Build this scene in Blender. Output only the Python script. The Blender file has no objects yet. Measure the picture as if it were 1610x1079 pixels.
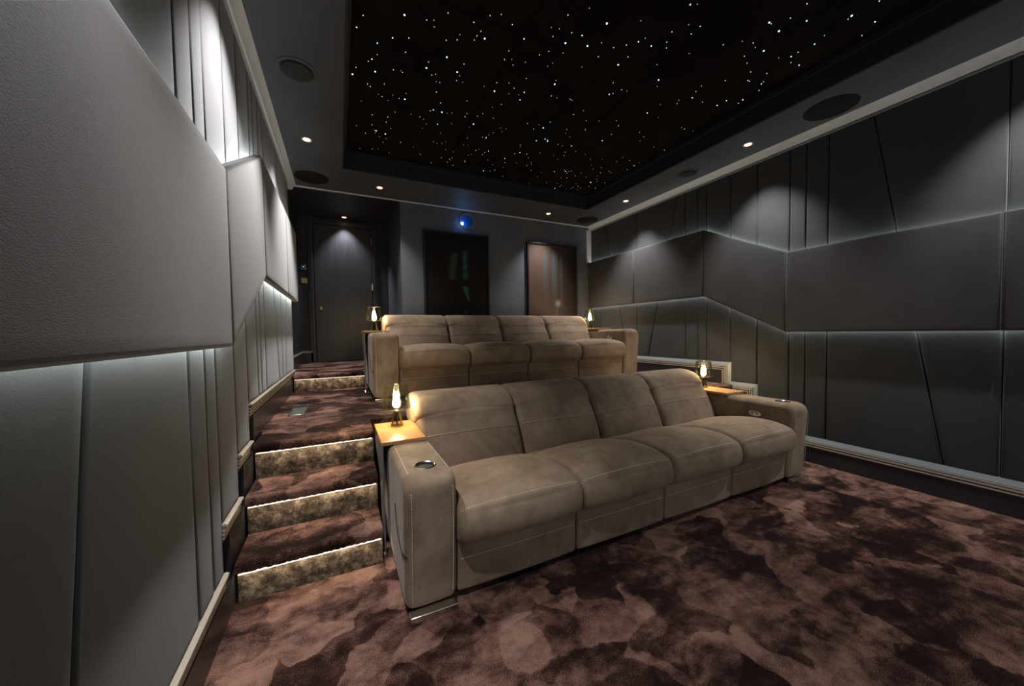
import bpy, bmesh, math, random
from mathutils import Vector, Matrix
random.seed(7)
S = bpy.context.scene
COL = S.collection
EYE = 1.15

# ------------------------------------------------------------------ helpers
class MB:
    """collects shapes; build() links them as ONE mesh object"""
    def __init__(self): self.v=[]; self.f=[]
    def add(self, vs, fs):
        n=len(self.v); self.v += [tuple(p) for p in vs]; self.f += [tuple(i+n for i in q) for q in fs]; return self
    def box(self, x0,x1,y0,y1,z0,z1):
        vs=[(x,y,z) for x in (x0,x1) for y in (y0,y1) for z in (z0,z1)]
        return self.add(vs,[(0,1,3,2),(4,6,7,5),(0,4,5,1),(2,3,7,6),(0,2,6,4),(1,5,7,3)])
    def lathe(self, prof, c=(0,0,0), axis='z', n=32, closed=False):
        vs=[];fs=[]
        for r,h in prof:
            for i in range(n):
                a=2*math.pi*i/n; p=(r*math.cos(a), r*math.sin(a), h)
                if axis=='y': p=(p[0],p[2],p[1])
                if axis=='x': p=(p[2],p[0],p[1])
                vs.append((p[0]+c[0],p[1]+c[1],p[2]+c[2]))
        m=len(prof)
        for k in range(m if closed else m-1):
            for i in range(n):
                j=(i+1)%n; k2=(k+1)%m
                fs.append((k*n+i,k*n+j,k2*n+j,k2*n+i))
        if not closed:
            if prof[0][0]>1e-4: fs.append(tuple(range(n-1,-1,-1)))
            if prof[-1][0]>1e-4: fs.append(tuple((m-1)*n+i for i in range(n)))
        return self.add(vs,fs)
    def tube(self, pts, r, n=8):
        pts=[Vector(p) for p in pts]; vs=[];fs=[]
        for i,p in enumerate(pts):
            d=(pts[min(i+1,len(pts)-1)]-pts[max(i-1,0)]).normalized()
            a=d.orthogonal().normalized() if i==0 else (u-d*u.dot(d)).normalized()
            u=a; b=d.cross(a)
            for k in range(n):
                t=2*math.pi*k/n; vs.append(p+a*(r*math.cos(t))+b*(r*math.sin(t)))
        for i in range(len(pts)-1):
            for k in range(n):
                j=(k+1)%n; fs.append((i*n+k,i*n+j,(i+1)*n+j,(i+1)*n+k))
        fs.append(tuple(range(n-1,-1,-1))); fs.append(tuple((len(pts)-1)*n+k for k in range(n)))
        return self.add(vs,fs)
    def build(self, name, mat, parent=None, smooth=False, angle=40, bevel=0, seg=2):
        me=bpy.data.meshes.new(name); me.from_pydata(self.v,[],self.f)
        bm=bmesh.new(); bm.from_mesh(me)
        bmesh.ops.recalc_face_normals(bm, faces=bm.faces); bm.to_mesh(me); bm.free()
        if mat: me.materials.append(mat)
        o=bpy.data.objects.new(name,me); COL.objects.link(o)
        if parent: o.parent=parent
        if bevel:
            b=o.modifiers.new('bevel','BEVEL'); b.width=bevel; b.segments=seg; b.limit_method='ANGLE'; b.angle_limit=math.radians(40)
        if smooth or bevel:
            me.shade_smooth()
            if hasattr(me,'set_sharp_from_angle'): me.set_sharp_from_angle(angle=math.radians(angle))
        return o

def tag(o, label=None, cat=None, group=None, kind=None):
    if label: o['label']=label
    if cat: o['category']=cat
    if group: o['group']=group
    if kind: o['kind']=kind
    return o
def empty(name, loc=(0,0,0)):
    o=bpy.data.objects.new(name,None); o.location=loc; o.empty_display_size=.05; COL.objects.link(o); return o
def struct(o): o['kind']='structure'; return o
def copy_tree(o, parent=None):
    c=o.copy(); COL.objects.link(c)
    if parent is not None: c.parent=parent
    for ch in list(o.children): copy_tree(ch,c)
    return c
def catmull(pts, per=8, closed=False):
    n=len(pts); out=[]
    rng=range(n) if closed else range(n-1)
    for i in rng:
        g=lambda k: pts[k%n] if closed else pts[max(0,min(n-1,k))]
        p0,p1,p2,p3=g(i-1),g(i),g(i+1),g(i+2)
        for s in range(per):
            t=s/per
            out.append(tuple(.5*((2*b)+(-a+c)*t+(2*a-5*b+4*c-d)*t*t+(-a+3*b-3*c+d)*t**3) for a,b,c,d in zip(p0,p1,p2,p3)))
    if not closed: out.append(tuple(pts[-1]))
    return out
def chamfer_loop(pts, radii, per=6):
    """closed polygon with each corner rounded by its radius (quadratic)"""
    out=[]; n=len(pts)
    for i in range(n):
        p=Vector(pts[i]); a=Vector(pts[i-1]); b=Vector(pts[(i+1)%n]); r=radii[i] if isinstance(radii,(list,tuple)) else radii
        if r<=0: out.append(tuple(p)); continue
        ra=min(r,(a-p).length*.49); rb=min(r,(b-p).length*.49)
        s=p+(a-p).normalized()*ra; e=p+(b-p).normalized()*rb
        for k in range(per+1):
            t=k/per; out.append(tuple(s*(1-t)**2+p*2*t*(1-t)+e*t*t))
    return out
def densify(loop, step):
    out=[]; n=len(loop)
    for i in range(n):
        a=Vector(loop[i]); b=Vector(loop[(i+1)%n]); m=max(1,int((b-a).length/step))
        for k in range(m): out.append(tuple(a+(b-a)*(k/m)))
    return out
def loop_normals(loop):
    n=len(loop); area=sum(loop[i][0]*loop[(i+1)%n][1]-loop[(i+1)%n][0]*loop[i][1] for i in range(n))
    s=1 if area>0 else -1; out=[]
    for i in range(n):
        d=Vector(loop[(i+1)%n])-Vector(loop[i-1]); d.normalize() if d.length>1e-9 else None
        out.append((d[1]*s,-d[0]*s))
    return out
def cushion(loop, x0, x1, r, puff=0, puff_fn=None, nx=28, mb=None):
    """sweep a closed (y,z) outline along x; the ends are rounded by r, the middle swells by puff (weighted per point)"""
    mb=mb or MB(); N=loop_normals(loop); xs=[]
    for k in range(7): t=math.pi/2*k/6; xs.append(x0+r*(1-math.cos(t)) if r>0 else x0)
    xs=[x0+r*(1-math.cos(math.pi/2*k/6)) for k in range(7)]
    inner=[x0+r+(x1-x0-2*r)*k/nx for k in range(1,nx)]
    xs=xs+inner+[x1-r*(1-math.cos(math.pi/2*k/6)) for k in range(6,-1,-1)]
    vs=[];fs=[];n=len(loop)
    for x in xs:
        e=min(x-x0,x1-x); d=0
        if e<r: d=r-math.sqrt(max(0,r*r-(r-e)**2))
        t=2*(x-x0)/(x1-x0)-1; sw=puff*(1-abs(t)**2.6)
        for (y,z),(ny,nz) in zip(loop,N):
            w=puff_fn(y,z) if puff_fn else 1
            o=sw*w-d
            vs.append((x,y+ny*o,z+nz*o))
    for i in range(len(xs)-1):
        for k in range(n):
            j=(k+1)%n; fs.append((i*n+k,i*n+j,(i+1)*n+j,(i+1)*n+k))
    fs.append(tuple(range(n-1,-1,-1))); fs.append(tuple((len(xs)-1)*n+k for k in range(n)))
    return mb.add(vs,fs)
def inset_poly(poly, d):
    n=len(poly); area=sum(poly[i][0]*poly[(i+1)%n][1]-poly[(i+1)%n][0]*poly[i][1] for i in range(n)); s=1 if area>0 else -1
    out=[]
    for i in range(n):
        a,p,b=(Vector(poly[i-1]),Vector(poly[i]),Vector(poly[(i+1)%n]))
        d1=(p-a).normalized(); d2=(b-p).normalized()
        n1=Vector((-d1[1],d1[0]))*s; n2=Vector((-d2[1],d2[0]))*s
        k=n1+n2; k=k/max(.25,(1+n1.dot(n2)))
        out.append(tuple(p+k*d))
    return out
def pad(poly, xb, xf, r, gap=.003, seg=5):
    """padded upholstered panel: outline in (y,z), from xb (wall side) to xf (room side), edges rounded by r"""
    s=1 if xf>xb else -1; mb=MB(); rings=[(xb,gap)]
    for k in range(seg+1):
        t=math.pi/2*k/seg; rings.append((xf-s*r*(1-math.sin(t)), gap+r*(1-math.cos(t))))
    rings.append((xf+s*.0015, gap+r+.03))
    n=len(poly); vs=[];fs=[]
    for x,d in rings:
        vs += [(x,y,z) for y,z in inset_poly(poly,d)]
    for i in range(len(rings)-1):
        for k in range(n):
            j=(k+1)%n; fs.append((i*n+k,i*n+j,(i+1)*n+j,(i+1)*n+k))
    fs.append(tuple(range(n-1,-1,-1))); fs.append(tuple((len(rings)-1)*n+k for k in range(n)))
    return mb.add(vs,fs)
def frame_sweep(path, prof, X, s, mb=None):
    """profile (offset across the wall, depth off the wall) mitred along a (y,z) path on the wall x=X; s=room side"""
    mb=mb or MB(); P=[Vector(p) for p in path]; n=len(P); vs=[];fs=[]; m=len(prof)
    for i in range(n):
        d1=(P[i]-P[i-1]).normalized() if i>0 else (P[1]-P[0]).normalized()
        d2=(P[i+1]-P[i]).normalized() if i<n-1 else d1
        n1=Vector((-d1[1],d1[0])); n2=Vector((-d2[1],d2[0])); k=(n1+n2)/(1+n1.dot(n2))
        for o,dep in prof:
            q=P[i]+k*o; vs.append((X+s*dep,q[0],q[1]))
    for i in range(n-1):
        for k in range(m-1): fs.append((i*m+k,i*m+k+1,(i+1)*m+k+1,(i+1)*m+k))
    fs.append(tuple(range(m))); fs.append(tuple((n-1)*m+k for k in range(m)))
    return mb.add(vs,fs)

# ------------------------------------------------------------------ materials
def mat(name, base=(.5,.5,.5), rough=.6, metal=0, spec=.5, sheen=0, build=None, emit=None, estr=0):
    m=bpy.data.materials.new(name); m.use_nodes=True; nt=m.node_tree; b=nt.nodes['Principled BSDF']
    b.inputs['Base Color'].default_value=(*base,1); b.inputs['Roughness'].default_value=rough
    b.inputs['Metallic'].default_value=metal; b.inputs['Specular IOR Level'].default_value=spec
    if sheen: b.inputs['Sheen Weight'].default_value=sheen; b.inputs['Sheen Roughness'].default_value=.4
    if emit: b.inputs['Emission Color'].default_value=(*emit,1); b.inputs['Emission Strength'].default_value=estr
    if build: build(nt,b)
    return m
def N(nt,t,**kw):
    n=nt.nodes.new(t)
    for k,v in kw.items():
        if k in n.inputs: n.inputs[k].default_value=v
        else: setattr(n,k,v)
    return n
def coords(nt, scale=(1,1,1), rot=(0,0,0)):
    tc=N(nt,'ShaderNodeTexCoord'); mp=N(nt,'ShaderNodeMapping'); mp.inputs['Scale'].default_value=scale; mp.inputs['Rotation'].default_value=rot
    nt.links.new(tc.outputs['Object'],mp.inputs['Vector']); return mp.outputs['Vector']
def ramp(nt, fac, stops):
    r=N(nt,'ShaderNodeValToRGB'); e=r.color_ramp.elements
    while len(e)<len(stops): e.new(.5)
    for k,(p,c) in enumerate(stops): e[k].position=p; e[k].color=(*c,1) if len(c)==3 else c
    nt.links.new(fac,r.inputs['Fac']); return r.outputs['Color']
def noise(nt, vec, scale, detail=4, rough=.5, dist=0):
    n=N(nt,'ShaderNodeTexNoise'); n.inputs['Scale'].default_value=scale; n.inputs['Detail'].default_value=detail
    n.inputs['Roughness'].default_value=rough; n.inputs['Distortion'].default_value=dist
    nt.links.new(vec,n.inputs['Vector']); return n.outputs['Fac']
def math_(nt, op, a, b):
    n=N(nt,'ShaderNodeMath',operation=op)
    for i,x in enumerate((a,b)):
        if isinstance(x,(int,float)): n.inputs[i].default_value=x
        else: nt.links.new(x,n.inputs[i])
    return n.outputs[0]
def mixc(nt, fac, a, b, mode='MIX'):
    n=N(nt,'ShaderNodeMix',data_type='RGBA',blend_type=mode)
    for key,x in ((0,fac),(6,a),(7,b)):
        if isinstance(x,(int,float)): n.inputs[key].default_value=x
        elif isinstance(x,tuple): n.inputs[key].default_value=(*x,1)
        else: nt.links.new(x,n.inputs[key])
    return n.outputs[2]
def bump(nt, b, h, strength=.3, dist=.002):
    n=N(nt,'ShaderNodeBump'); n.inputs['Strength'].default_value=strength; n.inputs['Distance'].default_value=dist
    nt.links.new(h,n.inputs['Height']); nt.links.new(n.outputs['Normal'],b.inputs['Normal'])

def carpet_nodes(nt,b):
    # pile brushed this way and that: streaky patches whose lie changes from place to place, footmarks, and the grain of the tufts
    v=coords(nt)
    w=N(nt,'ShaderNodeTexNoise'); w.inputs['Scale'].default_value=4.5; w.inputs['Detail'].default_value=5; nt.links.new(v,w.inputs['Vector'])
    ad=N(nt,'ShaderNodeVectorMath',operation='MULTIPLY_ADD'); nt.links.new(w.outputs['Color'],ad.inputs[0]); ad.inputs[1].default_value=(.20,.20,.20); nt.links.new(v,ad.inputs[2])
    def streak(rot,sx,sy,sc):
        mp=N(nt,'ShaderNodeMapping'); mp.inputs['Scale'].default_value=(sx,sy,2); mp.inputs['Rotation'].default_value=(0,0,rot); nt.links.new(ad.outputs[0],mp.inputs['Vector'])
        return noise(nt,mp.outputs[0],sc,7,.62,.15)
    A=streak(.6,1.0,3.0,2.0); B=streak(-.75,1.0,2.6,2.2)
    mask=noise(nt,v,1.9,3,.5,.4)
    mk=ramp(nt,mask,[(.44,(0,0,0)),(.56,(1,1,1))])
    mm=N(nt,'ShaderNodeMix',data_type='FLOAT'); nt.links.new(mk,mm.inputs[0]); nt.links.new(A,mm.inputs[2]); nt.links.new(B,mm.inputs[3])
    vo=N(nt,'ShaderNodeTexVoronoi',feature='SMOOTH_F1'); vo.inputs['Scale'].default_value=5.5; vo.inputs['Smoothness'].default_value=.08; nt.links.new(ad.outputs[0],vo.inputs['Vector'])
    sep=N(nt,'ShaderNodeSeparateColor'); nt.links.new(vo.outputs['Color'],sep.inputs[0])
    big=noise(nt,v,.9,2,.5,.3); n2=noise(nt,v,17,6,.65,.2)
    f=math_(nt,'ADD',math_(nt,'MULTIPLY',mm.outputs[0],.75),math_(nt,'ADD',math_(nt,'MULTIPLY',sep.outputs[0],.20),math_(nt,'ADD',math_(nt,'MULTIPLY',n2,.30),math_(nt,'MULTIPLY',big,.28))))
    g=noise(nt,v,330,2,.6)
    f2=math_(nt,'ADD',f,math_(nt,'MULTIPLY',math_(nt,'SUBTRACT',g,.5),.55))
    c=ramp(nt,f2,[(.665,(.016,.007,.006)),(.735,(.043,.0195,.0155)),(.79,(.135,.070,.053)),(.96,(.36,.205,.155))])
    nt.links.new(c,b.inputs['Base Color'])
    g2=noise(nt,v,170,3,.7)
    bump(nt,b,math_(nt,'ADD',g2,math_(nt,'MULTIPLY',n2,.6)),.9,.006)
M={}
M['carpet']=mat('plush_carpet',rough=1,spec=.05,sheen=.05,build=carpet_nodes)
def lit_riser_nodes(nt,b):  # same carpet, paler and greyer: strip light and head-on pile put into colour
    v=coords(nt)
    n1=noise(nt,v,20,7,.75,.15); g=noise(nt,v,330,2,.6)
    f=math_(nt,'ADD',n1,math_(nt,'MULTIPLY',math_(nt,'SUBTRACT',g,.5),.3))
    nt.links.new(ramp(nt,f,[(.36,(.016,.011,.008)),(.5,(.085,.064,.047)),(.64,(.26,.205,.16))]),b.inputs['Base Color'])
    bump(nt,b,math_(nt,'ADD',n1,noise(nt,v,170,3,.7)),1,.008)
M['carpet_riser_lit']=mat('plush_carpet_riser_lit',rough=1,spec=.05,sheen=.1,build=lit_riser_nodes)
def nubuck(nt,b):
    v=coords(nt,(1,1.2,.8))
    n1=noise(nt,v,4.5,6,.6,.35); n2=noise(nt,v,19,4,.6,.2); g=noise(nt,v,240,3,.7)
    f=math_(nt,'ADD',math_(nt,'MULTIPLY',n1,.7),math_(nt,'ADD',math_(nt,'MULTIPLY',n2,.30),math_(nt,'MULTIPLY',g,.09)))
    nt.links.new(ramp(nt,f,[(.34,(.160,.114,.075)),(.52,(.255,.187,.127)),(.69,(.35,.265,.185))]),b.inputs['Base Color'])
    bump(nt,b,math_(nt,'ADD',n2,math_(nt,'MULTIPLY',g,.35)),.25,.003)
M['nubuck']=mat('taupe_nubuck',rough=.85,spec=.15,sheen=.12,build=nubuck)
M['thread']=mat('stitch_thread',(.66,.56,.45),.7)
M['crease_shade']=mat('dark_crease_shade',(.03,.022,.017),.9)  # dark colour painted in for the shade of the arm's fold
def fabric(c0,c1,sc=(1,1,1)):
    def f(nt,b):
        v=coords(nt); n1=noise(nt,v,3,5,.6,.4)
        wv=coords(nt,(1,180,420)); g=noise(nt,wv,1,2,.6); g2=noise(nt,v,420,2,.6)
        k=math_(nt,'ADD',math_(nt,'MULTIPLY',n1,.6),math_(nt,'ADD',math_(nt,'MULTIPLY',g,.25),math_(nt,'MULTIPLY',g2,.25)))
        nt.links.new(ramp(nt,k,[(.3,c0),(.8,c1)]),b.inputs['Base Color'])
        bump(nt,b,math_(nt,'ADD',g,g2),.22,.0012)
    return f
M['fabric_band']=mat('grey_band_fabric',rough=.9,spec=.2,sheen=.36,build=fabric((.040,.039,.041),(.076,.074,.078)))
M['fabric_wall']=mat('grey_wall_fabric',rough=.85,spec=.25,sheen=.36,build=fabric((.033,.035,.038),(.066,.069,.074)))
def paint(c, r=.45, amt=.12):
    def f(nt,b):
        v=coords(nt); n1=noise(nt,v,2.5,5,.6)
        nt.links.new(ramp(nt,n1,[(.3,tuple(x*(1-amt) for x in c)),(.7,tuple(x*(1+amt) for x in c))]),b.inputs['Base Color'])
        bump(nt,b,noise(nt,v,150,3,.6),.08,.001)
    return f
M['backing']=mat('black_wall_backing',rough=.9,build=paint((.02,.02,.022)))
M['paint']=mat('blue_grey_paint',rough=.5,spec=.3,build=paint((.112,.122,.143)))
M['soffit']=mat('slate_ceiling_paint',rough=.65,spec=.15,build=paint((.080,.086,.098)))
M['cove']=mat('dark_cove_paint',rough=.6,spec=.3,build=paint((.02,.024,.032)))
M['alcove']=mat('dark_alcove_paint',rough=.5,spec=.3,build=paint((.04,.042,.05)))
M['pale']=mat('pale_grey_trim_paint',rough=.4,build=paint((.62,.62,.62),amt=.05))
M['ledge']=mat('pale_blue_grey_ledge_paint',rough=.35,build=paint((.27,.31,.34),amt=.05))
M['mould']=mat('satin_taupe_moulding',rough=.3,build=paint((.46,.41,.35),amt=.05))
M['groove']=mat('dark_moulding_groove',(.012,.012,.016),.5)
M['skirt']=mat('dark_navy_skirting',rough=.3,spec=.5,build=paint((.04,.036,.042)))
def doorwood(nt,b):
    v=coords(nt,(14,1,1.2)); n1=noise(nt,v,2,6,.65,.5)
    nt.links.new(ramp(nt,n1,[(.3,(.03,.027,.027)),(.7,(.05,.046,.046))]),b.inputs['Base Color'])
M['door']=mat('dark_stained_door',rough=.38,spec=.5,build=doorwood)
def oak(nt,b):
    v=coords(nt,(22,2.2,22)); n1=noise(nt,v,1.6,7,.6,.7)
    nt.links.new(ramp(nt,n1,[(.3,(.50,.24,.085)),(.7,(.66,.36,.15))]),b.inputs['Base Color'])
M['oak']=mat('light_oak_veneer',rough=.3,spec=.5,build=oak)
M['pine']=mat('pale_pine_batten',rough=.6,build=paint((.42,.28,.13)))
M['chrome']=mat('brushed_chrome',(.72,.69,.66),.22,1)
M['brass']=mat('satin_brass',(.72,.52,.26),.3,1)
M['black_metal']=mat('black_metal',(.02,.02,.022),.35,.6)
M['grey_metal']=mat('smoked_grey_side_metal',(.24,.235,.23),.45,.2)
M['black']=mat('black_plastic',(.012,.012,.013),.5)
M['grille']=mat('black_speaker_cloth',rough=.9,spec=.2,build=paint((.013,.011,.010)))
M['grille_grey']=mat('dark_grey_speaker_cone',rough=.7,spec=.2,build=paint((.03,.029,.03)))
M['star_panel']=mat('black_velvet_star_panel',rough=1,spec=.05,build=paint((.013,.0105,.009),amt=.3))
M['bezel']=mat('white_downlight_bezel',(.5,.45,.42),.35,.2)
M['lamp_face']=mat('lit_downlight_face',(1,1,1),.5,emit=(1,.52,.27),estr=5)
M['filament']=mat('glowing_filament_bulb',(1,.9,.7),.4,emit=(1,.72,.42),estr=150)
M['led']=mat('white_led_strip',(1,1,1),.5,emit=(.90,1,.965),estr=9)
M['led_warm']=mat('warm_led_strip',(1,1,1),.5,emit=(1,.86,.68),estr=.8)
M['star_b']=mat('blue_white_star_light',(1,1,1),.5,emit=(.35,.62,1),estr=2.6)
M['star_w']=mat('white_star_light',(1,1,1),.5,emit=(.75,.88,1),estr=.7)
M['star_d']=mat('faint_star_light',(1,1,1),.5,emit=(.8,.85,.95),estr=.35)
M['proj']=mat('blue_projector_lens',(.1,.3,1),.2,emit=(.30,.58,1),estr=40)
M['port_glass']=mat('blue_lit_port_glass',(.012,.07,.24),.2,spec=.8)  # the projector's blue light on the glass is put into its base colour
M['therm_face']=mat('blue_thermostat_screen',(.02,.05,.1),.2,emit=(.12,.3,.8),estr=.8)
M['socket_metal']=mat('floor_box_metal',(.16,.17,.15),.4,.5)
def glass(name, tint, refl=.12):
    m=bpy.data.materials.new(name); m.use_nodes=True; nt=m.node_tree; nt.nodes.clear()
    o=N(nt,'ShaderNodeOutputMaterial'); t=N(nt,'ShaderNodeBsdfTransparent'); t.inputs[0].default_value=(*tint,1)
    g=N(nt,'ShaderNodeBsdfGlossy'); g.inputs['Roughness'].default_value=.03; g.inputs[0].default_value=(.9,.95,.85,1)
    lw=N(nt,'ShaderNodeLayerWeight'); lw.inputs['Blend'].default_value=.35
    mx=N(nt,'ShaderNodeMixShader'); f=math_(nt,'MULTIPLY',lw.outputs['Fresnel'],refl*4); f=math_(nt,'MINIMUM',f,.8)
    nt.links.new(f,mx.inputs[0]); nt.links.new(t.outputs[0],mx.inputs[1]); nt.links.new(g.outputs[0],mx.inputs[2]); nt.links.new(mx.outputs[0],o.inputs[0])
    return m
M['smoke_glass']=glass('smoky_green_glass',(.93,.94,.89))
M['base_glass']=glass('dark_base_glass',(.80,.80,.70))
# ------------------------------------------------------------------ dimensions
YF=-1.6; YB=4.49; LZ=.58; UZ=.755; SOF=2.77
def mx(x): return -.44+(3.58-x)          # a point on the right wall carried over to the left wall
def midtop(y): return 1.81 if y<=1.747 else (1.81+(y-1.747)/.78*.395 if y<2.527 else 2.205)
def midbot(y): return 1.108 if y<=1.747 else (1.108+(y-1.747)/.78*.387 if y<2.527 else 1.495)
def base(y):   return .207 if y<1.747 else (.402 if y<2.014 else (.597 if y<2.268 else .792))

# ------------------------------------------------------------------ floor, platform, stairs
fl=struct(MB().box(-.6,3.75,YF,2.52,-.12,0).build('floor',M['carpet']))
pf=MB().box(-.6,3.75,2.52,YB+1.45,-.12,LZ)
struct(pf.build('floor',M['carpet']))
def step_mesh(x0,x1,y0,y1,zb,zt,nose=.045,r=.022):
    h=.048; loop=[(y0+nose,zb),(y0+nose,zt-h),(y0,zt-h),(y0,zt),(y1,zt),(y1,zb)]
    lp=chamfer_loop(loop,[0,0,.012,r,0,0],6); mb=MB(); n=len(lp)
    vs=[(x,y,z) for x in (x0,x1) for y,z in lp]
    fs=[(k,(k+1)%n,n+(k+1)%n,n+k) for k in range(n)]+[tuple(range(n-1,-1,-1)),tuple(range(n,2*n))]
    return mb.add(vs,fs)
def tread_and_riser(x0,x1,y0,y1,zb,zt,parent,nose=.045):
    h=.046
    lp=chamfer_loop([(y0,zt-h),(y0,zt),(y1,zt),(y1,zt-h)],[.014,.022,0,0],6); n=len(lp); mb=MB()
    # the tread gets a softly uneven pile edge
    xs=[x0+(x1-x0)*k/60 for k in range(61)]; rnd=random.Random(int(zt*1000)); vs=[]
    for x in xs:
        e=rnd.uniform(-.0022,.0022)
        for y,z in lp: vs.append((x,y+(e if y<y0+.03 else 0),z+(e*.6 if y<y0+.05 else 0)))
    fs=[(i*n+k,i*n+(k+1)%n,(i+1)*n+(k+1)%n,(i+1)*n+k) for i in range(60) for k in range(n)]
    fs+=[tuple(range(n-1,-1,-1)),tuple(60*n+k for k in range(n))]
    mb.add(vs,fs); t=mb.build('tread',M['carpet'],parent,smooth=True,angle=50)
    rmb=MB().box(x0,x1,y0+nose,y1,zb,zt-h-.001); rmb.build('riser',M['carpet_riser_lit'],parent)
    MB().box(x0+.01,x1-.01,y0+.004,y0+.016,zt-h-.0035,zt-h).build('led_strip',M['led_warm'],parent)
    L=bpy.data.lights.new('stair_strip_light','AREA'); L.shape='RECTANGLE'; L.size=x1-x0-.02; L.size_y=.012; L.energy=STAIR_W; L.color=(1,.84,.62)
    lo=bpy.data.objects.new('stair_strip_light',L); COL.objects.link(lo); lo.location=((x0+x1)/2,y0+.012,zt-h-.008); lo.rotation_euler=(math.radians(28),0,0); lo.parent=parent
STAIR_W=.42
XS0,XS1=-.424,.163
LIPS=[(1.812,0,.193),(2.022,.193,.386),(2.232,.386,LZ)]
words_=['bottom carpeted stair tread, lowest of three beside the taupe sofa','middle carpeted stair tread between floor and landing, beside the taupe sofa','third carpeted stair tread, its top level with the landing']
for k,(y0,zb,zt) in enumerate(LIPS):
    e=empty('carpeted_step',(0,0,0)); tag(e,words_[k],'stair step','lit carpeted steps on the left aisle')
    y1=LIPS[k+1][0]+.045 if k<2 else 2.52
    tread_and_riser(XS0,XS1,y0,y1,zb,zt,e)
e=empty('carpeted_step'); tag(e,'top carpeted step running up to the dark door','stair step','lit carpeted steps on the left aisle')
tread_and_riser(XS0,.235,4.06,4.215,LZ,UZ,e)
struct(MB().box(-.6,.72,4.215,5.85,LZ,UZ).build('floor',M['carpet']))
# right-hand aisle steps, mostly hidden by the sofa arm
for k,(y0,zb,zt) in enumerate(LIPS):
    y1=LIPS[k+1][0]+.045 if k<2 else 2.52
    o=step_mesh(3.215,3.562,y0,y1,zb,zt).build('carpeted_step',M['carpet'])
    tag(o,'carpeted step behind the right end of the front sofa, by the right wall','stair step','steps on the right aisle')

# floor outlet box on the landing
e=empty('floor_outlet_box',(-.29,3.09,LZ)); tag(e,'small metal floor outlet box set in the brown landing carpet','floor box')
MB().box(-.045,.045,-.18,.18,-.02,.002).build('lid_plate',M['socket_metal'],e,bevel=.002)
fr=MB(); fr.box(-.055,-.043,-.19,.19,-.01,.008).box(.043,.055,-.19,.19,-.01,.008).box(-.055,.055,-.19,-.178,-.01,.008)
fr.build('rim',M['chrome'],e,bevel=.002)
MB().box(-.043,.043,.13,.19,.002,.010).build('flap',M['black'],e,bevel=.002)

# ------------------------------------------------------------------ walls
struct(MB().box(3.62,3.75,YF,YB+.1,-.1,2.95).build('wall_right',M['backing']))
struct(MB().box(-.60,-.48,YF,4.30,-.1,2.95).build('wall_left',M['backing']))
struct(MB().box(.70,3.62,YB,YB+.1,-.1,2.95).build('wall_back',M['paint']))
struct(MB().box(.70,.80,YB+.1,5.85,-.1,2.95).build('wall_alcove_right',M['paint']))
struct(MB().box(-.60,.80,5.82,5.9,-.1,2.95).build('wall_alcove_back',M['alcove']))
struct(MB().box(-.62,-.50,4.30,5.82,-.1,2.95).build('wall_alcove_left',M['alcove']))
struct(MB().box(-.60,.80,YB+.02,5.85,2.835,2.95).build('ceiling_alcove',M['alcove']))

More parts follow.
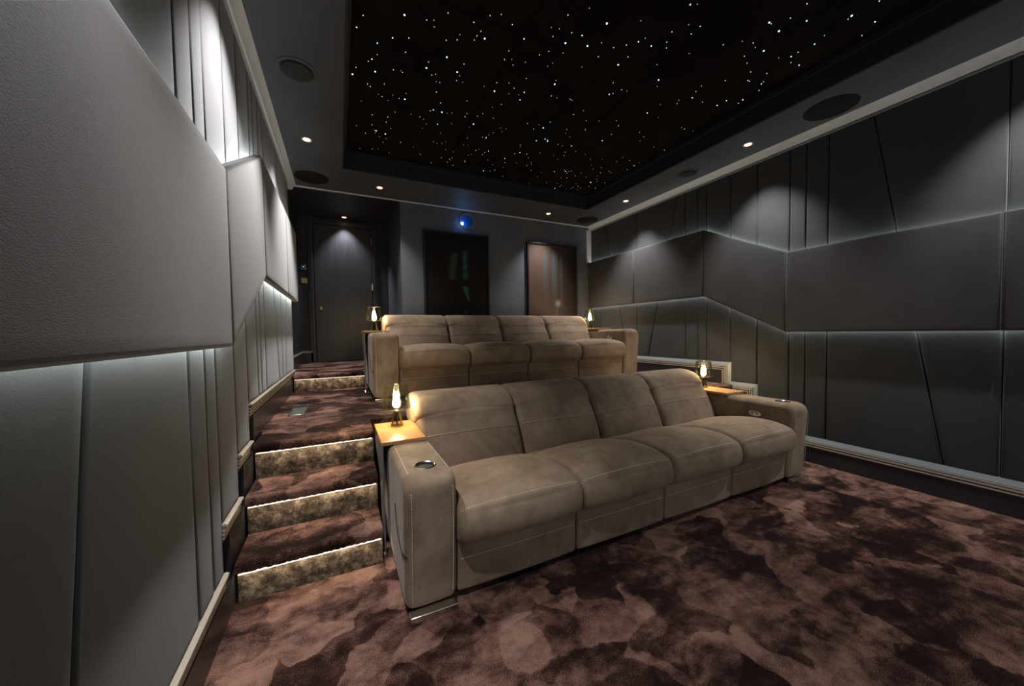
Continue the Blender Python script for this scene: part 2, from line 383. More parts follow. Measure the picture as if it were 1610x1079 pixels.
# padded wall panels ------------------------------------------------
SEAM=[lambda z:-1.6, lambda z:-.55, lambda z:.617, lambda z:.838+(z-.2)*.1488, lambda z:1.474, lambda z:1.626, lambda z:1.747, lambda z:2.014, lambda z:2.268,
      lambda z:2.527, lambda z:2.634, lambda z:2.79, lambda z:3.34-(z-.8)*.231, lambda z:3.527, lambda z:3.71+(z-.8)*.2185, lambda z:4.27]
MIDY=[-1.6,.617,1.747,2.527,3.527]
ORD=['','first','second','third','fourth','fifth','sixth','seventh','eighth','ninth','tenth','eleventh','twelfth','thirteenth','fourteenth','fifteenth','sixteenth']
def width_word(w): return 'very narrow' if w<.14 else ('narrow' if w<.2 else ('medium width' if w<.32 else 'wide'))
def solve(line, zf):           # where a seam line meets a z(y) outline
    y=line(1.6)
    for _ in range(8): y=line(zf(y))
    return y
for side in ('right','left'):
    conv=(lambda x:x) if side=='right' else mx
    yend=4.475 if side=='right' else 4.30
    lines=SEAM+[lambda z,y=yend:y]
    if side=='left': lines=SEAM[:-1]+[lambda z,y=yend:y]
    n=len(lines)-1
    tone='dark grey' if side=='right' else 'light grey'
    for i in range(n):
        a,b=lines[i],lines[i+1]; k=n-i
        eps=1e-4
        # upper
        ya=solve(a,lambda y:midtop(y)); yb=solve(b,lambda y:midtop(y))
        za=midtop(ya)-.04; zb=midtop(yb)-.04
        poly=[(a(za),za),(b(zb),zb),(b(2.70),2.70),(a(2.70),2.70)]
        o=pad(poly,conv(3.619),conv(3.58),.012).build('padded_panel',M['fabric_wall'],smooth=True,angle=60)
        tag(o,'%s %s fabric panel above the raised band, %s wall, %s from back corner'%(width_word(b(2.2)-a(2.2)),tone,side,ORD[k]),'wall panel','upper fabric panels on the %s wall'%side)
        # lower
        ya=solve(a,lambda y:midbot(y)); yb=solve(b,lambda y:midbot(y))
        za=midbot(ya)+.04; zb=midbot(yb)+.04; bz=base((a(.6)+b(.6))/2)
        poly=[(a(bz),bz),(b(bz),bz),(b(zb),zb),(a(za),za)]
        o=pad(poly,conv(3.619),conv(3.58),.012).build('padded_panel',M['fabric_wall'],smooth=True,angle=60)
        tag(o,'%s %s fabric panel below the raised band, %s wall, %s from back corner'%(width_word(b(1)-a(1)),tone,side,ORD[k]),'wall panel','lower fabric panels on the %s wall'%side)
    my=MIDY+[yend+(0 if side=='left' else .005)]
    desc=['large grey raised band panel nearest the viewer on the %s wall',
          'long level grey raised band panel in front of the zigzag, %s wall',
          'sloping grey raised band panel in the middle of the zigzag, %s wall',
          'higher grey raised band panel just behind the sloping one, %s wall',
          'last grey raised band panel, nearest the back on the %s wall']
    for i in range(len(my)-1):
        a,b=my[i],my[i+1]; e1=1e-5
        if side=='left' and i==1: continue
        if side=='left' and i==0: b=my[2]
        poly=[(a,midbot(a+e1)),(b,midbot(b-e1)),(b,midtop(b-e1)),(a,midtop(a+e1))]
        o=pad(poly,conv(3.560),conv(3.52),.016,gap=.0005).build('raised_padded_panel',M['fabric_band'],smooth=True,angle=60)
        tag(o,desc[i]%side,'wall panel','raised band panels on the %s wall'%side)
        ins=[(y,z) for y,z in inset_poly(poly,.07)]
        mb=MB(); q=[(conv(x),y,z) for x in (3.559,3.5805) for y,z in ins]
        mb.add(q,[(0,1,2,3),(7,6,5,4)]+[(k,(k+1)%4,4+(k+1)%4,4+k) for k in range(4)])
        mb.build('batten',M['backing'],o)
    # light strips hidden behind the long edges of the band
    for nm,fn,sg in (('top',midtop,-1),('bottom',midbot,1)):
        pts=[(y,fn(y)+sg*.022) for y in (-1.5,1.747,2.527,yend-.02)]
        mb=MB()
        for (y0,z0),(y1,z1) in zip(pts,pts[1:]):
            q=[(conv(x),y,z+dz) for x in (3.5625,3.5775) for (y,z) in ((y0,z0),(y1,z1)) for dz in (-.004,.004)]
            mb.add(q,[(0,1,3,2),(4,6,7,5),(0,4,5,1),(2,3,7,6),(0,2,6,4),(1,5,7,3)])
        o=mb.build('led_strip',M['led'])
        tag(o,'glowing white light strip behind the %s edge of the raised band, %s wall'%(nm,side),'light strip','light strips behind the wall bands')
    # crown, bead and skirting
    s=-1 if side=='right' else 1
    X=conv(3.62)
    crown=[(3.52,SOF),(3.535,2.755),(3.55,2.735),(3.56,2.716),(3.60,2.716),(3.60,SOF)]
    def extrude(loop,y0,y1,name,m,parent=None,smooth=False):
        mb=MB(); n_=len(loop); vs=[(conv(x),y,z) for y in (y0,y1) for x,z in loop]
        mb.add(vs,[(k,(k+1)%n_,n_+(k+1)%n_,n_+k) for k in range(n_)]+[tuple(range(n_-1,-1,-1)),tuple(range(n_,2*n_))])
        return mb.build(name,m,parent,smooth=smooth)
    ye=YB if side=='right' else YB
    t=struct(extrude(crown,YF,ye,'trim_crown_%s'%side,M['pale'],smooth=True))
    extrude([(3.572,2.698),(3.572,2.706),(3.60,2.706),(3.60,2.698)],YF,yend,'crown_bead',M['ledge'],t)
    path=[(yend,.79),(2.268,.79),(2.268,.595),(2.014,.595),(2.014,.40),(1.747,.40),(1.747,.205),(YF,.205)]
    root=None
    if side=='right':
        led=[(-.012,0),(-.012,.040),(.018,.050),(.022,.052),(.022,0)]
    else:
        led=[(-.004,0),(-.004,.050),(.0,.056),(.006,.056),(.008,0)]
    runs=[path] if side=='right' else [[path[k],path[k+1]] for k in (0,2,4,6)]
    def sweep(prof):
        mb=MB()
        for r_ in runs: frame_sweep(r_,prof,X,s,mb)
        return mb
    k_=1 if side=='right' else .70
    root=struct(sweep(led).build('baseboard_%s'%side,M['ledge' if side=='right' else 'mould']))
    sweep([(.010,0),(.010,.045*k_),(.075,.056*k_),(.075,0)]).build('moulding_groove',M['groove'],root)
    for o0,o1,d in (((.026,.036,.058),(.042,.052,.063),(.062,.070,.067)) if side=='right' else ((.020,.027,.068),(.036,.043,.064),(.052,.058,.062))):
        sweep([(o0,0),(o0,d*k_),(o1,d*k_),(o1,0)]).build('moulding_bead',M['mould'],root)
    mb=MB()
    for y0,y1,z0,z1 in ((YF,1.747+.07,0,.137),(1.747+.07,2.014+.07,.0,.332),(2.014+.07,2.268+.07,.0,.527),(2.268+.07,yend,.3,.722)):
        xs=sorted((X,X+s*.0625*k_)); mb.box(xs[0],xs[1],y0,y1,z0,z1)
    mb.build('skirting_board',M['skirt'],root)
# right end post of the panelling and the small batten that ends the left panelling
struct(MB().box(3.50,3.62,4.476,4.49,2.21,2.716).build('trim_panel_end_right',M['pale']))
struct(MB().box(-.50,-.445,4.303,4.325,1.30,2.62).build('trim_batten_left',M['pine'],bevel=.002))
struct(MB().box(-.499,-.47,4.33,4.62,1.32,2.55).build('trim_lining_left',M['door'],bevel=.002))

# back wall bead, alcove skirting
struct(MB().box(-.44,3.52,YB-.014,YB,2.752,SOF-.001).build('trim_back',M['pale'],bevel=.003))
bb=struct(MB().box(-.50,-.335,5.80,5.82,UZ,UZ+.17).box(-.50,-.478,4.40,5.80,UZ,UZ+.17).build('baseboard_alcove',M['skirt'],bevel=.003))
MB().box(-.478,-.335,5.79,5.80,UZ+.14,UZ+.165).box(-.478,-.468,4.40,5.79,UZ+.14,UZ+.165).build('moulding_bead',M['mould'],bb,bevel=.003)

# ------------------------------------------------------------------ ceiling
OX0,OX1,OY0,OY1=.068,3.04,-.95,3.87; STZ=2.95
c=MB().box(-.60,OX0,YF,YB+.02,SOF,2.9).box(OX1,3.75,YF,YB+.02,SOF,2.9).box(OX0,OX1,OY1,YB+.02,SOF,2.9).box(OX0,OX1,YF,OY0,SOF,2.9)
struct(c.build('ceiling',M['soffit']))
tr=MB(); w=.012
tr.box(OX0-.001,OX0+w,OY0,OY1,SOF+.004,STZ).box(OX1-w,OX1+.001,OY0,OY1,SOF+.004,STZ).box(OX0+w,OX1-w,OY1-w,OY1+.001,SOF+.004,STZ).box(OX0+w,OX1-w,OY0-.001,OY0+w,SOF+.004,STZ)
t=struct(tr.build('trim_ceiling_recess',M['cove']))
li=MB(); w2=.04
li.box(OX0+w,OX0+w2,OY0,OY1,STZ-.05,STZ-.002).box(OX1-w2,OX1-w,OY0,OY1,STZ-.05,STZ-.002).box(OX0+w2,OX1-w2,OY1-w2,OY1-w,STZ-.05,STZ-.002)
li.build('inner_lip',M['cove'],t,bevel=.004)
struct(MB().box(-.6,3.75,YF,YB+.1,3.0,3.06).build('ceiling',M['backing']))
# star panels: three across, three rows; each carries its own lights
STARS=[(0.11,2.17),(0.17,2.2),(0.38,2.1),(0.5,2.08),(0.43,2.25),(0.34,2.29),(0.26,2.37),(0.43,2.37),(0.7,2.14),(0.8,2.06),(0.85,2.06),(0.8,2.31),(0.78,2.4),(0.8,2.48),(0.38,2.56),(0.44,2.56),(0.25,2.8),(0.5,2.84),(0.46,2.85),(0.34,2.88),(0.65,2.48),(0.8,2.88),(0.64,2.17),(0.81,2.02),(0.82,1.9),(0.12,2.56),(0.15,2.64),(1.05,3.59),(1.09,3.58),(1.24,3.61),(1.27,3.09),(0.7,2.66),(0.58,2.39),(0.58,2.45),(0.23,2.78),(0.34,2.73),(1.11,2.76),(1.09,2.93),(1.38,3.3),(0.76,2.77),(0.09,2.28),(0.14,2.3),(0.75,1.98),(1.03,2.16),(0.68,2.3),(0.24,2.52),(0.22,2.55),(0.27,2.63),(0.13,2.72),(1.07,2.38),(1.09,2.47),(1.2,2.59),(0.29,3.15),(0.41,3.13),(0.3,3.3),(0.34,3.38),(0.42,3.4),(0.81,3.06),(0.99,2.86),(1.26,3.34),(1.35,3.39),(1.59,3.37),(1.49,3.72),(1.6,3.66),(1.63,3.45),(1.07,3.69),(0.99,3.62),(0.78,3.64),(0.73,2.88),(0.71,2.9),(0.65,3.02),(1.22,1.71),(1.38,1.79),(1.62,1.78),(1.75,1.88),(1.31,1.8),(1.32,1.88),(1.46,1.84),(1.58,1.88),(1.73,1.68),(0.96,1.9),(1.68,1.73),(1.83,1.67),(1.93,1.64),(1.46,1.66),(1.8,1.37),(1.98,1.44),(1.98,1.5),(1.86,1.54),(2.46,1.47),(2.57,1.67),(2.24,1.47),(2.4,1.38),(2.54,1.5),(2.65,1.54),(2.46,1.78),(2.79,1.88),(2.8,1.81),(2.92,1.79),(2.91,1.75),(3.01,1.78),(2.85,1.58),(2.04,1.86),(1.46,2.22),(1.66,2.31),(1.3,2.39),(1.31,2.48),(1.22,2.03),(2.35,2.19),(1.68,2.63),(1.67,2.73),(1.6,2.78),(1.51,2.73),(2.45,3.49),(2.49,3.81),(2.12,3.81),(2.03,2.6),(2.29,2.68),(2.26,2.43),(2.51,2.43),(1.95,2.06),(1.92,2.12),(1.9,2.14),(2.84,2.22),(1.8,2.46),(2.79,3.48),(2.85,3.59),(2.74,1.6),(2.72,1.6),(2.52,1.9),(2.48,1.84),(2.91,1.63),(1.26,1.98),(1.76,1.8),(1.07,1.96),(1.21,2.38),(1.84,2.03),(2.12,1.87),(2.04,1.25),(2.4,3.33),(2.51,3.41),(2.72,3.64),(2.34,3.36),(2.23,3.42),(1.72,2.94),(1.78,2.88),(1.82,2.9),(2.08,2.88),(1.64,3.24),(1.68,3.2),(2.96,3.6),(2.98,2.56),(2.96,2.94),(2.96,3.42),(3.0,3.23),(2.84,1.56),(2.72,1.02),(2.73,1.04),(2.96,1.06),(3.0,1.01),(2.9,0.98),(3.0,0.84),(2.77,1.22),(2.45,1.26),(2.52,1.15),(2.75,1.34),(2.75,1.3),(2.89,1.36),(2.81,1.37),(2.77,1.5),(2.53,1.39),(3.0,1.14),(2.74,0.91),(3.01,1.5),(2.35,1.25),(2.33,1.25),(2.41,1.18),(2.39,1.09)]
XC=[OX0+w2+.002,1.045,2.04,OX1-w2-.002]; YC=[OY0+.02,.45,1.94,OY1-w2-.002]
disc={}
def disc_mesh(r,m,key):
    if key in disc: return disc[key]
    me=bpy.data.meshes.new('star_light'); n=8
    vs=[(r*math.cos(2*math.pi*k/n),r*math.sin(2*math.pi*k/n),z) for z in (0,-.003) for k in range(n)]
    me.from_pydata(vs,[],[tuple(range(n)),tuple(range(2*n-1,n-1,-1))]+[(k,(k+1)%n,n+(k+1)%n,n+k) for k in range(n)])
    me.materials.append(m); disc[key]=me; return me
rs=random.Random(11); pts=[(x,y,0) for x,y in STARS]
while len(pts)<178+330:
    x=rs.uniform(.13,2.97); y=rs.uniform(-.8,3.78)
    if y>2.9 or rs.random()<.42: pts.append((x,y,1))
rown={0:'nearest',1:'middle',2:'back'}; coln={0:'left',1:'centre',2:'right'}
for r in range(3):
    for q in range(3):
        x0,x1,y0,y1=XC[q],XC[q+1],YC[r],YC[r+1]
        o=MB().box(x0+.002,x1-.002,y0+.002,y1-.002,STZ,STZ+.03).build('starlit_panel',M['star_panel'],bevel=.003)
        tag(o,'black starlit ceiling panel, %s row, %s column, full of tiny lights'%(rown[r],coln[q]),'ceiling panel','black star ceiling panels')
        mine=[p for p in pts if x0+.01<p[0]<x1-.01 and y0+.01<p[1]<y1-.01]
        for i,(x,y,kind) in enumerate(mine[:96]):
            if kind==0:
                v=rs.random(); d=disc_mesh(*((.0046,M['star_b'],0) if v<.13 else ((.0030,M['star_b'],1) if v<.4 else (.0024,M['star_w'],2))))
            else:
                v=rs.random(); d=disc_mesh(*((.0022,M['star_w'],3) if v<.3 else (.0021,M['star_d'],4)))
            so=bpy.data.objects.new('star_light',d); COL.objects.link(so); so.parent=o; so.location=(x,y,STZ)
        if len(mine)>96:
            mb=MB()
            for x,y,kind in mine[96:]: mb.lathe([(.0028,STZ-.003),(.0028,STZ)],(x,y,0),n=7)
            so=mb.build('star_light_cluster',M['star_d'],o); so['kind']='stuff'

# ------------------------------------------------------------------ ceiling speakers and downlights
def speaker(x,y,r,label,grey=False):
    e=empty('ceiling_speaker',(x,y,SOF)); tag(e,label,'speaker','round ceiling speakers')
    if grey:
        MB().lathe([(r+.022,.0),(r+.022,-.006),(r+.006,-.008),(r,-.002)],n=40).build('rim',M['soffit'],e,smooth=True)
        MB().lathe([(r-.004,0),(r-.004,-.016),(r-.016,-.020),(.0001,-.020)],n=40).build('grille',M['grille_grey'],e,smooth=True)
    else:
        MB().lathe([(r,0),(r,-.004),(r-.006,-.006),(.0001,-.006)],n=48).build('grille',M['grille'],e,smooth=True)
        MB().lathe([(r+.005,0),(r+.005,-.003),(r,-.004)],n=48).build('rim',M['black_metal'],e,smooth=True)
speaker(-.19,2.55,.088,'small round ceiling speaker with raised disc above the left wall',True)
speaker(-.215,4.21,.155,'flat black round ceiling speaker at the left back corner near the door')
speaker(3.32,1.36,.155,'large flat dark round ceiling speaker above the right wall, nearest the viewer')
speaker(3.30,2.54,.078,'small round ceiling speaker with rim above the right wall',True)
speaker(3.31,4.21,.155,'flat black round ceiling speaker in the right back corner')
DL=[(-.20,3.41,SOF,'lit recessed downlight above the left wall, between two round speakers',1.0),
    (-.235,1.96,SOF,'lit recessed downlight above the left wall, at top edge of the view',1.1),
    (-.235,.46,SOF,'recessed downlight above the left wall, nearest the viewer',1.25),
    (.443,4.195,SOF,'lit recessed downlight at the back, left of the projector port',.7),
    (2.631,4.195,SOF,'lit recessed downlight at the back, above the brown framed picture',.7),
    (3.278,3.403,SOF,'lit recessed downlight above the right wall, nearest the back corner',1.0),
    (3.287,1.93,SOF,'lit recessed downlight above the right wall beside the large dark speaker',1.0),
    (3.287,.46,SOF,'recessed downlight above the right wall, nearest the viewer',1.0),
    (.103,5.66,2.835,'lit recessed downlight in the door alcove ceiling',.7)]
DW=62
for x,y,z,lab,k in DL:
    e=empty('downlight',(x,y,z)); tag(e,lab,'downlight','recessed downlights')
    MB().lathe([(.040,0),(.040,-.004),(.034,-.006),(.029,-.001),(.029,0)],n=28).build('bezel',M['bezel'],e,smooth=True)
    MB().lathe([(.0255,-.0005),(.0255,-.003),(.0001,-.0035)],n=24).build('lamp_face',M['lamp_face'],e,smooth=True)
    L=bpy.data.lights.new('downlight_beam','SPOT'); L.energy=DW*k; L.spot_size=math.radians(88); L.spot_blend=.75; L.shadow_soft_size=.025; L.color=(1,.97,.96) if z<2.8 else (.80,.85,1)
    lo=bpy.data.objects.new('downlight_beam',L); COL.objects.link(lo); lo.location=(0,0,-.012); lo.parent=e

# ------------------------------------------------------------------ door, switches
d=struct(MB().box(-.300,.462,5.785,5.818,UZ+.006,UZ+1.975).build('door_1',M['door'],bevel=.003))
kn=MB().lathe([(.0001,5.722),(.018,5.726),(.025,5.738),(.025,5.748),(.014,5.758),(.010,5.772),(.027,5.778),(.027,5.785)],(-.232,0,1.525),axis='y',n=28).build('door_knob',M['brass'],d,smooth=True)
for z in (1.02,1.86,2.55): MB().box(.455,.475,5.775,5.79,z-.05,z+.05).build('hinge',M['chrome'],d,bevel=.002)
fr=MB()
for w,dp in ((.075,.02),(.045,.032)):
    fr.box(-.306-w,-.306,5.82-dp,5.82,UZ,UZ+1.985+w).box(.468,.468+w,5.82-dp,5.82,UZ,UZ+1.985+w).box(-.306,.468,5.82-dp,5.82,UZ+1.985,UZ+1.985+w)
f=fr.build('trim_door',M['door'],bevel=.004); struct(f)
e=empty('thermostat',(-.435,5.82,2.115)); tag(e,'square silver thermostat with round blue display beside the dark door','thermostat')
MB().box(-.036,.036,-.010,0,-.036,.036).build('plate',M['chrome'],e,bevel=.004)
MB().lathe([(.0001,-.020),(.020,-.020),(.026,-.014),(.026,-.010)],axis='y',n=28).build('dial',M['black'],e,smooth=True)
MB().box(-.010,.010,-.0215,-.0195,-.007,.007).build('display',M['therm_face'],e)
e=empty('light_switch',(-.432,5.82,1.925)); tag(e,'square brass light switch plate below the thermostat beside the door','light switch')
MB().box(-.037,.037,-.008,0,-.037,.037).build('plate',M['brass'],e,bevel=.003)
for dx in (-.014,.0,.014): MB().box(dx-.005,dx+.005,-.012,-.008,-.013,.013).build('rocker',M['brass'],e,bevel=.002)

# ------------------------------------------------------------------ projector port and pictures
e=empty('projector_port',(1.55,YB,2.620)); tag(e,'round projector port with bright blue lens high on the back wall','projector port')
MB().lathe([(.112,0),(.112,-.006),(.100,-.013),(.088,-.010),(.086,0)],axis='y',n=48).build('rim',M['paint'],e,smooth=True)
MB().lathe([(.084,0),(.084,-.004),(.0001,-.005)],axis='y',n=48).build('port_glass',M['port_glass'],e,smooth=True)
MB().lathe([(.086,-.004),(.086,-.010),(.080,-.010),(.080,-.004)],axis='y',n=48,closed=True).build('bezel',M['chrome'],e,smooth=True)
MB().lathe([(.017,0),(.017,-.012),(.012,-.016),(.0001,-.018)],(-.068,0,-.042),axis='y',n=24).build('lens',M['proj'],e,smooth=True)
L=bpy.data.lights.new('projector_glow','POINT'); L.energy=.26; L.color=(.12,.35,1); L.shadow_soft_size=.02
lo=bpy.data.objects.new('projector_glow',L); COL.objects.link(lo); lo.location=(-.068,-.06,-.042); lo.parent=e

def picture(x0,x1,z0,z1,label,paint_fn,frame_mat):
    e=empty('framed_picture',((x0+x1)/2,YB,z0)); tag(e,label,'picture','framed pictures on the back wall')
    w=(x1-x0)/2; h=z1-z0; D=.045; b=.022
    MB().box(-w,-w+b,-D,-.002,0,h).box(w-b,w,-D,-.002,0,h).box(-w+b,w-b,-D,-.002,0,b).box(-w+b,w-b,-D,-.002,h-b,h).build('frame',frame_mat,e,bevel=.002)
    nx,nz=70,100; vs=[];fs=[];cols=[]
    for j in range(nz+1):
        for i in range(nx+1):
            vs.append((-w+b+(2*w-2*b)*i/nx,-D+.012,b+(h-2*b)*j/nz)); cols.append(paint_fn(i/nx,j/nz))
    for j in range(nz):
        for i in range(nx): k=j*(nx+1)+i; fs.append((k,k+1,k+nx+2,k+nx+1))
    me=bpy.data.meshes.new('print'); me.from_pydata(vs,[],fs)
    ca=me.color_attributes.new('ink','FLOAT_COLOR','POINT')
    for k,cc in enumerate(cols): ca.data[k].color=(*cc,1)
    m=mat('print_ink',rough=.6,spec=.2); nt=m.node_tree; a=N(nt,'ShaderNodeAttribute',attribute_name='ink'); nt.links.new(a.outputs['Color'],nt.nodes['Principled BSDF'].inputs['Base Color'])
    me.materials.append(m); o=bpy.data.objects.new('print',me); COL.objects.link(o); o.parent=e
    MB().box(-w+b,w-b,-D+.016,-.002,b,h-b).build('backing_board',M['black'],e)
def g(x,c,s): return math.exp(-((x-c)/s)**2)
def mixv(a,b,t): t=max(0,min(1,t)); return tuple(p*(1-t)+q*t for p,q in zip(a,b))
def ink_dark(u,v):
    c=(.009,.007,.006)
    t=g(u,.62,.035)*(1 if .51<v<.83 else 0)*(.75+.25*math.sin(v*70)); c=mixv(c,(.045,.115,.115),t)
    t=g(u,.43+.02*math.sin(v*9),.05)*(1 if .50<v<.80 else 0); c=mixv(c,(.06,.075,.045),t*.7)
    lo=.59+.06*(.44-v)/.16 if .28<v<.44 else 9
    if .28<v<.44 and abs(u-(lo+.02))<.045*(v-.25)/.19: c=mixv(c,(.04,.12,.125),.85)
    t=g(u,.62,.03)*g(v,.155,.012)*(.5+.5*math.sin(u*140)); c=mixv(c,(.10,.17,.22),t)
    t=g(u,.57,.03)*g(v,.07,.03); c=mixv(c,(.07,.055,.04),t)
    return c
def ink_brown(u,v):
    c=mixv((.105,.068,.052),(.014,.010,.009),(u-.25)/.75)
    for c0,s0,a in ((.33,.03,.75),(.39,.018,.5),(.52,.045,.8),(.58,.02,.5),(.68,.03,.45)):
        t=g(u,c0+.01*math.sin(v*7),s0)*a*max(0,min(1,(v-.12)/.5))*max(0,min(1,(.95-v)/.08)); c=mixv(c,(.085,.11,.125),t)
    t=g(u,.60,.05)*g(v,.28,.035); c=mixv(c,(.28,.36,.34),t*.8)
    t=g(u,.665,.025)*g(v,.335,.025); c=mixv(c,(.20,.03,.02),t)
    t=g(u,.56+.05*(v-.1)/.2,.012)*(1 if .03<v<.25 else 0); c=mixv(c,(.16,.11,.08),t*.7)
    return c
picture(.963,1.842,1.21,2.445,'nearly black framed picture with teal streaks, below the projector port',ink_dark,M['black'])
picture(2.432,3.292,1.21,2.432,'brown framed picture with pale vertical streaks, near the right back corner',ink_brown,M['black'])

# ------------------------------------------------------------------ sofas
def stitch(mb,pts,r=.0018,dash=.010,gapl=.004):
    """a row of short thread stitches along a polyline"""
    pts=[Vector(p) for p in pts]; acc=[0]
    for a,b in zip(pts,pts[1:]): acc.append(acc[-1]+(b-a).length)
    def at(s):
        for i in range(len(pts)-1):
            if s<=acc[i+1] or i==len(pts)-2:
                t=(s-acc[i])/max(1e-9,acc[i+1]-acc[i]); return pts[i].lerp(pts[i+1],min(1,t))
    s=0
    while s+dash<acc[-1]:
        mb.tube([at(s),at(s+dash)],r,4); s+=dash+gapl
OFF=Vector((1.68,1.9,0))
def shifted(mb):
    mb.v=[(x-OFF.x,y-OFF.y,z-OFF.z) for x,y,z in mb.v]; return mb
sofa=empty('sofa',OFF)
tag(sofa,'front four seat taupe sofa standing on the lower floor','sofa','taupe cinema sofas')
XA0,XA1,XB0,XB1=.205,.42,2.93,3.15
AL=densify(chamfer_loop([(1.43,.036),(1.395,.575),(2.35,.572),(2.35,.036)],[.03,.075,.05,.03],8),.03)
seg=(XB0-XA1)/4
for ai,(x0,x1) in enumerate(((XA0,XA1),(XB0,XB1))):
    mb=cushion(AL,x0,x1,.032,puff=.007,nx=12)
    o=shifted(mb).build('arm',M['nubuck'],sofa,smooth=True,angle=70)
    # sunk cup well
    cx,cy=(x0+x1)/2,1.52
    cut=shifted(MB().lathe([(.0405,.50),(.0405,.65)],(cx,cy,0),n=36)).build('cutter',None,sofa)
    md=o.modifiers.new('well','BOOLEAN'); md.object=cut; md.operation='DIFFERENCE'; md.solver='EXACT'
    dg=bpy.context.evaluated_depsgraph_get(); dg.update(); me=bpy.data.meshes.new_from_object(o.evaluated_get(dg)); o.modifiers.clear(); o.data=me; me.name='arm'
    bpy.data.objects.remove(cut)
    shifted(MB().lathe([(.040,.578),(.0475,.5785),(.0485,.583),(.044,.585),(.0395,.582),(.038,.52),(.0001,.518)],(cx,cy,0),n=36)).build('cup_holder',M['chrome'],o,smooth=True,angle=50)
    shifted(MB().lathe([(.0375,.520),(.0375,.5815),(.0355,.5815),(.0355,.522),(.0001,.522)],(cx,cy,0),n=36)).build('cup_liner',M['black'],o,smooth=True,angle=50)
    for xs in (x0+.027,x1-.022):
        sm=MB()
        line=[(xs,1.4275,.07),(xs,1.413,.2),(xs,1.402,.36),(xs,1.3955,.485),(xs,1.399,.515),(xs,1.413,.547),(xs,1.438,.568),(xs,1.475,.5765),(xs,1.87,.577)]
        n0=[(0,-.003,0)]*4+[(0,-.003,.001),(0,-.002,.002),(0,0,.0025),(0,0,.002),(0,0,.002)]
        stitch(sm,[tuple(Vector(a)+Vector(b)) for a,b in zip(catmull(line,1),n0)])
        shifted(sm).build('stitching',M['thread'],o)
    ox=x0-.004 if ai==0 else x1+.004; sx=-1 if ai==0 else 1
    shifted(MB().tube(catmull([(ox-sx*.012,1.413,.268),(ox,1.45,.268),(ox+sx*.003,1.52,.285),(ox+sx*.004,1.58,.33),(ox+sx*.003,1.62,.40)],5),.002,6)).build('crease_shade',M['crease_shade'],o)  # thin dark tube laid on the arm as the shade of a fold
    if ai==1:
        cp=MB(); n_=28
        vs=[(xx,1.655+a*math.cos(2*math.pi*k/n_),.478+b*math.sin(2*math.pi*k/n_)) for xx,a,b in ((2.931,.047,.025),(2.9225,.047,.025),(2.9195,.042,.021)) for k in range(n_)]
        cp.add(vs,[(r*n_+k,r*n_+(k+1)%n_,(r+1)*n_+(k+1)%n_,(r+1)*n_+k) for r in range(2) for k in range(n_)]+[tuple(2*n_+k for k in range(n_))])
        cpo=shifted(cp).build('control_panel',M['chrome'],o,smooth=True)
        cpo['label']='oval recliner control plate'
        for dy in (-.017,.017): shifted(MB().lathe([(.0001,2.917),(.009,2.917),(.011,2.9205)],(0,1.655+dy,.478),axis='x',n=16)).build('button',M['grey_metal'],cpo,smooth=True)
    shifted(MB().box(x0+.012,x1-.008,1.392,1.437,0,.03)).build('foot',M['chrome'],sofa,bevel=.003)
    shifted(MB().box(x0+.012,x1-.008,2.29,2.335,0,.036)).build('foot',M['chrome'],sofa,bevel=.003)
shifted(MB().box(XA1-.005,XB0+.005,1.50,2.42,.02,.27)).build('base_frame',M['black'],sofa)
SEAT=catmull([(1.43,.252),(1.385,.272),(1.362,.33),(1.375,.392),(1.415,.424),(1.52,.445),(1.68,.44),(1.85,.405),(2.0,.365),(2.03,.29),(1.9,.25),(1.6,.245)],6,True)
FOOT=densify(chamfer_loop([(1.446,.034),(1.438,.268),(1.53,.268),(1.53,.034)],[.012,.02,.01,.01],5),.03)
BACK=catmull([(1.95,.27),(1.972,.355),(2.005,.45),(2.05,.545),(2.098,.620),(2.125,.660),(2.20,.665),(2.40,.66),(2.455,.60),(2.465,.35),(2.45,.12),(2.3,.09),(2.1,.15)],6,True)
HEAD=catmull([(2.112,.652),(2.138,.700),(2.178,.738),(2.235,.762),(2.31,.772),(2.39,.762),(2.45,.725),(2.474,.66),(2.465,.58),(2.40,.56),(2.25,.58),(2.15,.615)],6,True)
def top_w(y,z): return 1 if (z>.40 and y<1.95) else (.75 if y<1.45 and z>.28 else .1)
def back_w(y,z): return 1 if y<2.2 and z>.3 else .15
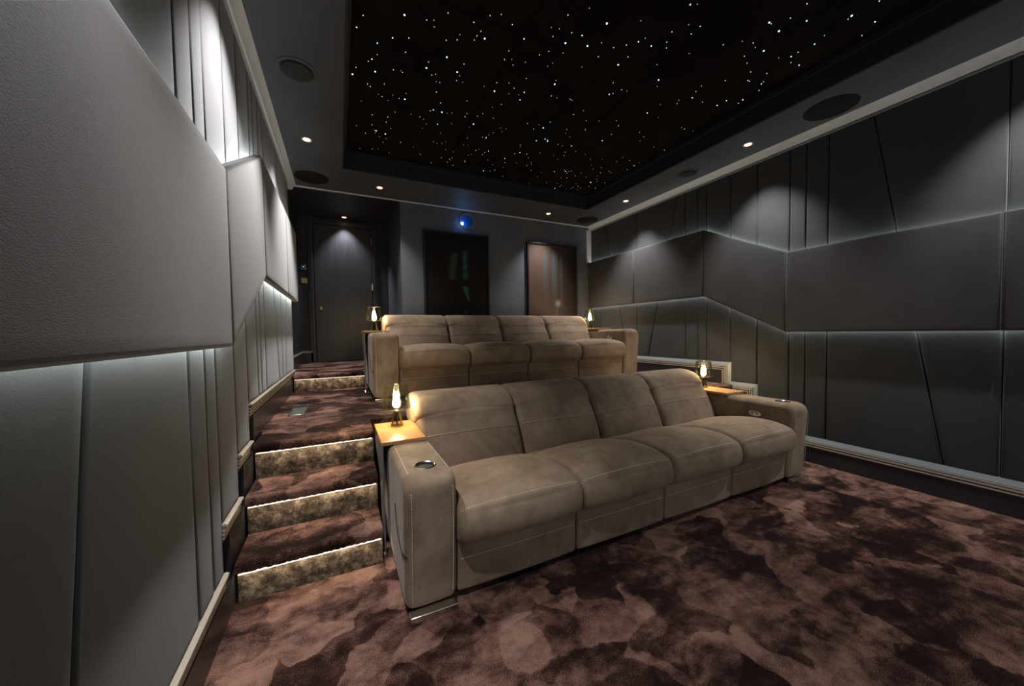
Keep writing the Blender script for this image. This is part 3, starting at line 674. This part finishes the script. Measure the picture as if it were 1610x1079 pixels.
for i in range(4):
    x0,x1=XA1+seg*i+.0015,XA1+seg*(i+1)-.0015
    o=shifted(cushion(SEAT,x0,x1,.034,puff=.028,puff_fn=top_w)).build('seat_cushion',M['nubuck'],sofa,smooth=True,angle=75)
    sm=MB(); pts=[]
    for k in range(41):
        x=x0+.012+(x1-x0-.024)*k/40; t=2*(x-x0)/(x1-x0)-1; sw=.028*(1-abs(t)**2.6); e=min(x-x0,x1-x); d=0
        if e<.034: d=.034-math.sqrt(max(0,.034**2-(.034-e)**2))
        o_=sw-d+.0025; pts.append((x,1.394-.62*o_,.4105+.78*o_))
    stitch(sm,pts); shifted(sm).build('stitching',M['thread'],o)
    o=shifted(cushion(FOOT,x0+.002,x1-.002,.014,puff=.004,nx=10)).build('footrest_panel',M['nubuck'],sofa,smooth=True,angle=75)
    sm=MB(); stitch(sm,[(x0+.02,1.4405,.178),((x0+x1)/2,1.4365,.178),(x1-.02,1.4405,.178)]); shifted(sm).build('stitching',M['thread'],o)
    bx0=.398 if i==0 else x0; bx1=2.952 if i==3 else x1
    o=shifted(cushion(BACK,bx0+.004,bx1-.004,.034,puff=.024,puff_fn=back_w)).build('backrest',M['nubuck'],sofa,smooth=True,angle=75)
    sm=MB(); pts=[]
    for k in range(41):
        x=bx0+.016+(bx1-bx0-.032)*k/40; t=2*(x-bx0)/(bx1-bx0)-1; sw=.024*(1-abs(t)**2.6); e=min(x-bx0-.004,bx1-.004-x); d=0
        if e<.034: d=.034-math.sqrt(max(0,.034**2-(.034-e)**2))
        o_=sw-d+.0025; pts.append((x,2.05-.88*o_,.545+.46*o_))
    stitch(sm,pts)
    shifted(sm).build('stitching',M['thread'],o)
    h=shifted(cushion(HEAD,bx0-.002 if i else bx0-.012,bx1+.002 if i<3 else bx1+.004,.040,puff=.014,puff_fn=back_w)).build('headrest',M['nubuck'],o,smooth=True,angle=75)
SO2=Vector((.03,1.70,.58))
sofa2=copy_tree(sofa); sofa2.location=OFF+SO2
sofa2['label']='rear four seat taupe sofa up on the raised landing'

# ------------------------------------------------------------------ side tables and lamps
def side_table(x0,x1,outer,label):
    e=empty('side_table',((x0+x1)/2,2.09,0)); tag(e,label,'side table','oak side tables over the sofa arms')
    cx=(x0+x1)/2; s=-1 if outer<cx else 1; ox=outer-cx
    MB().box(x0-cx,x1-cx,-.21,.21,.580,.600).build('tabletop',M['oak'],e,bevel=.003)
    # one bent sheet: flat under the top, rounded shoulder, down to the floor
    # a flat cheek that sweeps in under the top to a narrow upright leg
    back=catmull([(.185,.580),(.183,.545),(.12,.485),(.02,.435),(-.075,.375),(-.105,.28),(-.115,.16),(-.12,.035)],5)
    front=[(-.205,.035),(-.205,.580)]; out=back+front; n=len(out); mb=MB()
    vs=[(x,y,z) for x in (ox,ox-s*.008) for y,z in out]
    mb.add(vs,[(k,(k+1)%n,n+(k+1)%n,n+k) for k in range(n)]+[tuple(range(n-1,-1,-1)),tuple(range(n,2*n))])
    mb.build('side_panel',M['grey_metal'],e,bevel=.0015)
    for y in (-.185,-.14):
        c=MB().lathe([(.0001,-.006),(.018,-.006),(.019,0),(.018,.006),(.0001,.006)],(ox-s*.003,y,.0195),axis='x',n=20).build('castor',M['chrome'],e,smooth=True)
    return e
t1=side_table(.172,.397,.1735,'oak side table over the left arm of the front sofa')
t2=side_table(2.928,3.155,3.1725,'oak side table over the right arm of the front sofa')
for t,lab in ((t1,'oak side table over the left arm of the rear sofa'),(t2,'oak side table over the right arm of the rear sofa')):
    c=copy_tree(t); c.location=t.location+SO2; c['label']=lab
def lamp(loc,label):
    e=empty('table_lamp',loc); tag(e,label,'lamp','glass table lamps with glowing bulbs')
    MB().lathe([(.0001,.002),(.030,.0),(.037,.003),(.037,.007),(.029,.035),(.022,.07),(.018,.098),(.0165,.098),(.020,.07),(.027,.035),(.034,.009),(.0001,.008)],n=40).build('base',M['base_glass'],e,smooth=True,angle=50)
    MB().lathe([(.005,.009),(.004,.05),(.006,.085),(.012,.097),(.0001,.099)],n=16).build('stem',M['black'],e,smooth=True)
    # open-ended tapered shade, widest a little above its lower rim
    MB().lathe([(.062,.246),(.0635,.244),(.070,.200),(.077,.150),(.081,.120),(.079,.108),(.066,.101),(.018,.098),(.018,.0995),(.0655,.1025),(.077,.109),(.079,.120),(.0755,.150),(.0685,.200),(.0605,.246)],n=48).build('shade',M['smoke_glass'],e,smooth=True,angle=60)
    MB().lathe([(.0001,.245),(.011,.244),(.012,.225),(.0105,.207),(.0001,.206)],n=20).build('bulb_socket',M['bezel'],e,smooth=True)
    MB().tube([(-.0605,0,.2445),(.0605,0,.2445)],.0012,6).build('crossbar',M['chrome'],e)
    MB().lathe([(.009,.207),(.011,.190),(.017,.165),(.0225,.142),(.0215,.126),(.014,.114),(.0001,.110)],n=24).build('bulb',M['filament'],e,smooth=True)
lamp((.291,2.18,.600),'lit smoky glass lamp on the left table of the front sofa')
lamp((3.045,2.18,.600),'lit smoky glass lamp on the right table of the front sofa')
lamp((.321,3.88,1.180),'lit smoky glass lamp on the left table of the rear sofa')
lamp((3.075,3.88,1.180),'lit smoky glass lamp on the right table of the rear sofa')

# ------------------------------------------------------------------ ambient, camera, colour
w=bpy.data.worlds.new('open_front_fill'); S.world=w; w.use_nodes=True  # added fill light, let in where the front wall is left unbuilt
w.node_tree.nodes['Background'].inputs[0].default_value=(.86,.93,1,1); w.node_tree.nodes['Background'].inputs[1].default_value=.33
cam=bpy.data.cameras.new('camera'); co=bpy.data.objects.new('camera',cam); COL.objects.link(co)
f,yaw,pitch,roll=555.70,math.radians(25.93815),math.radians(1.82401),math.radians(-.937916)
fw=Vector((math.sin(yaw)*math.cos(pitch),math.cos(yaw)*math.cos(pitch),-math.sin(pitch))); rt=Vector((math.cos(yaw),-math.sin(yaw),0)); up=rt.cross(fw)
r2=rt*math.cos(roll)+up*math.sin(roll); u2=-rt*math.sin(roll)+up*math.cos(roll)
mw=Matrix((( r2.x,u2.x,-fw.x,0),(r2.y,u2.y,-fw.y,0),(r2.z,u2.z,-fw.z,EYE),(0,0,0,1))); co.matrix_world=mw
cam.sensor_width=36; cam.sensor_fit='HORIZONTAL'; cam.lens=f/1610*36; cam.clip_start=.02; cam.clip_end=60
S.camera=co
S.view_settings.view_transform='Standard'; S.view_settings.look='None'; S.view_settings.gamma=1; S.view_settings.use_curve_mapping=False
S.view_settings.exposure=.7
S.cycles.use_denoising=True; S.cycles.max_bounces=10; S.cycles.transparent_max_bounces=16; S.cycles.sample_clamp_indirect=4
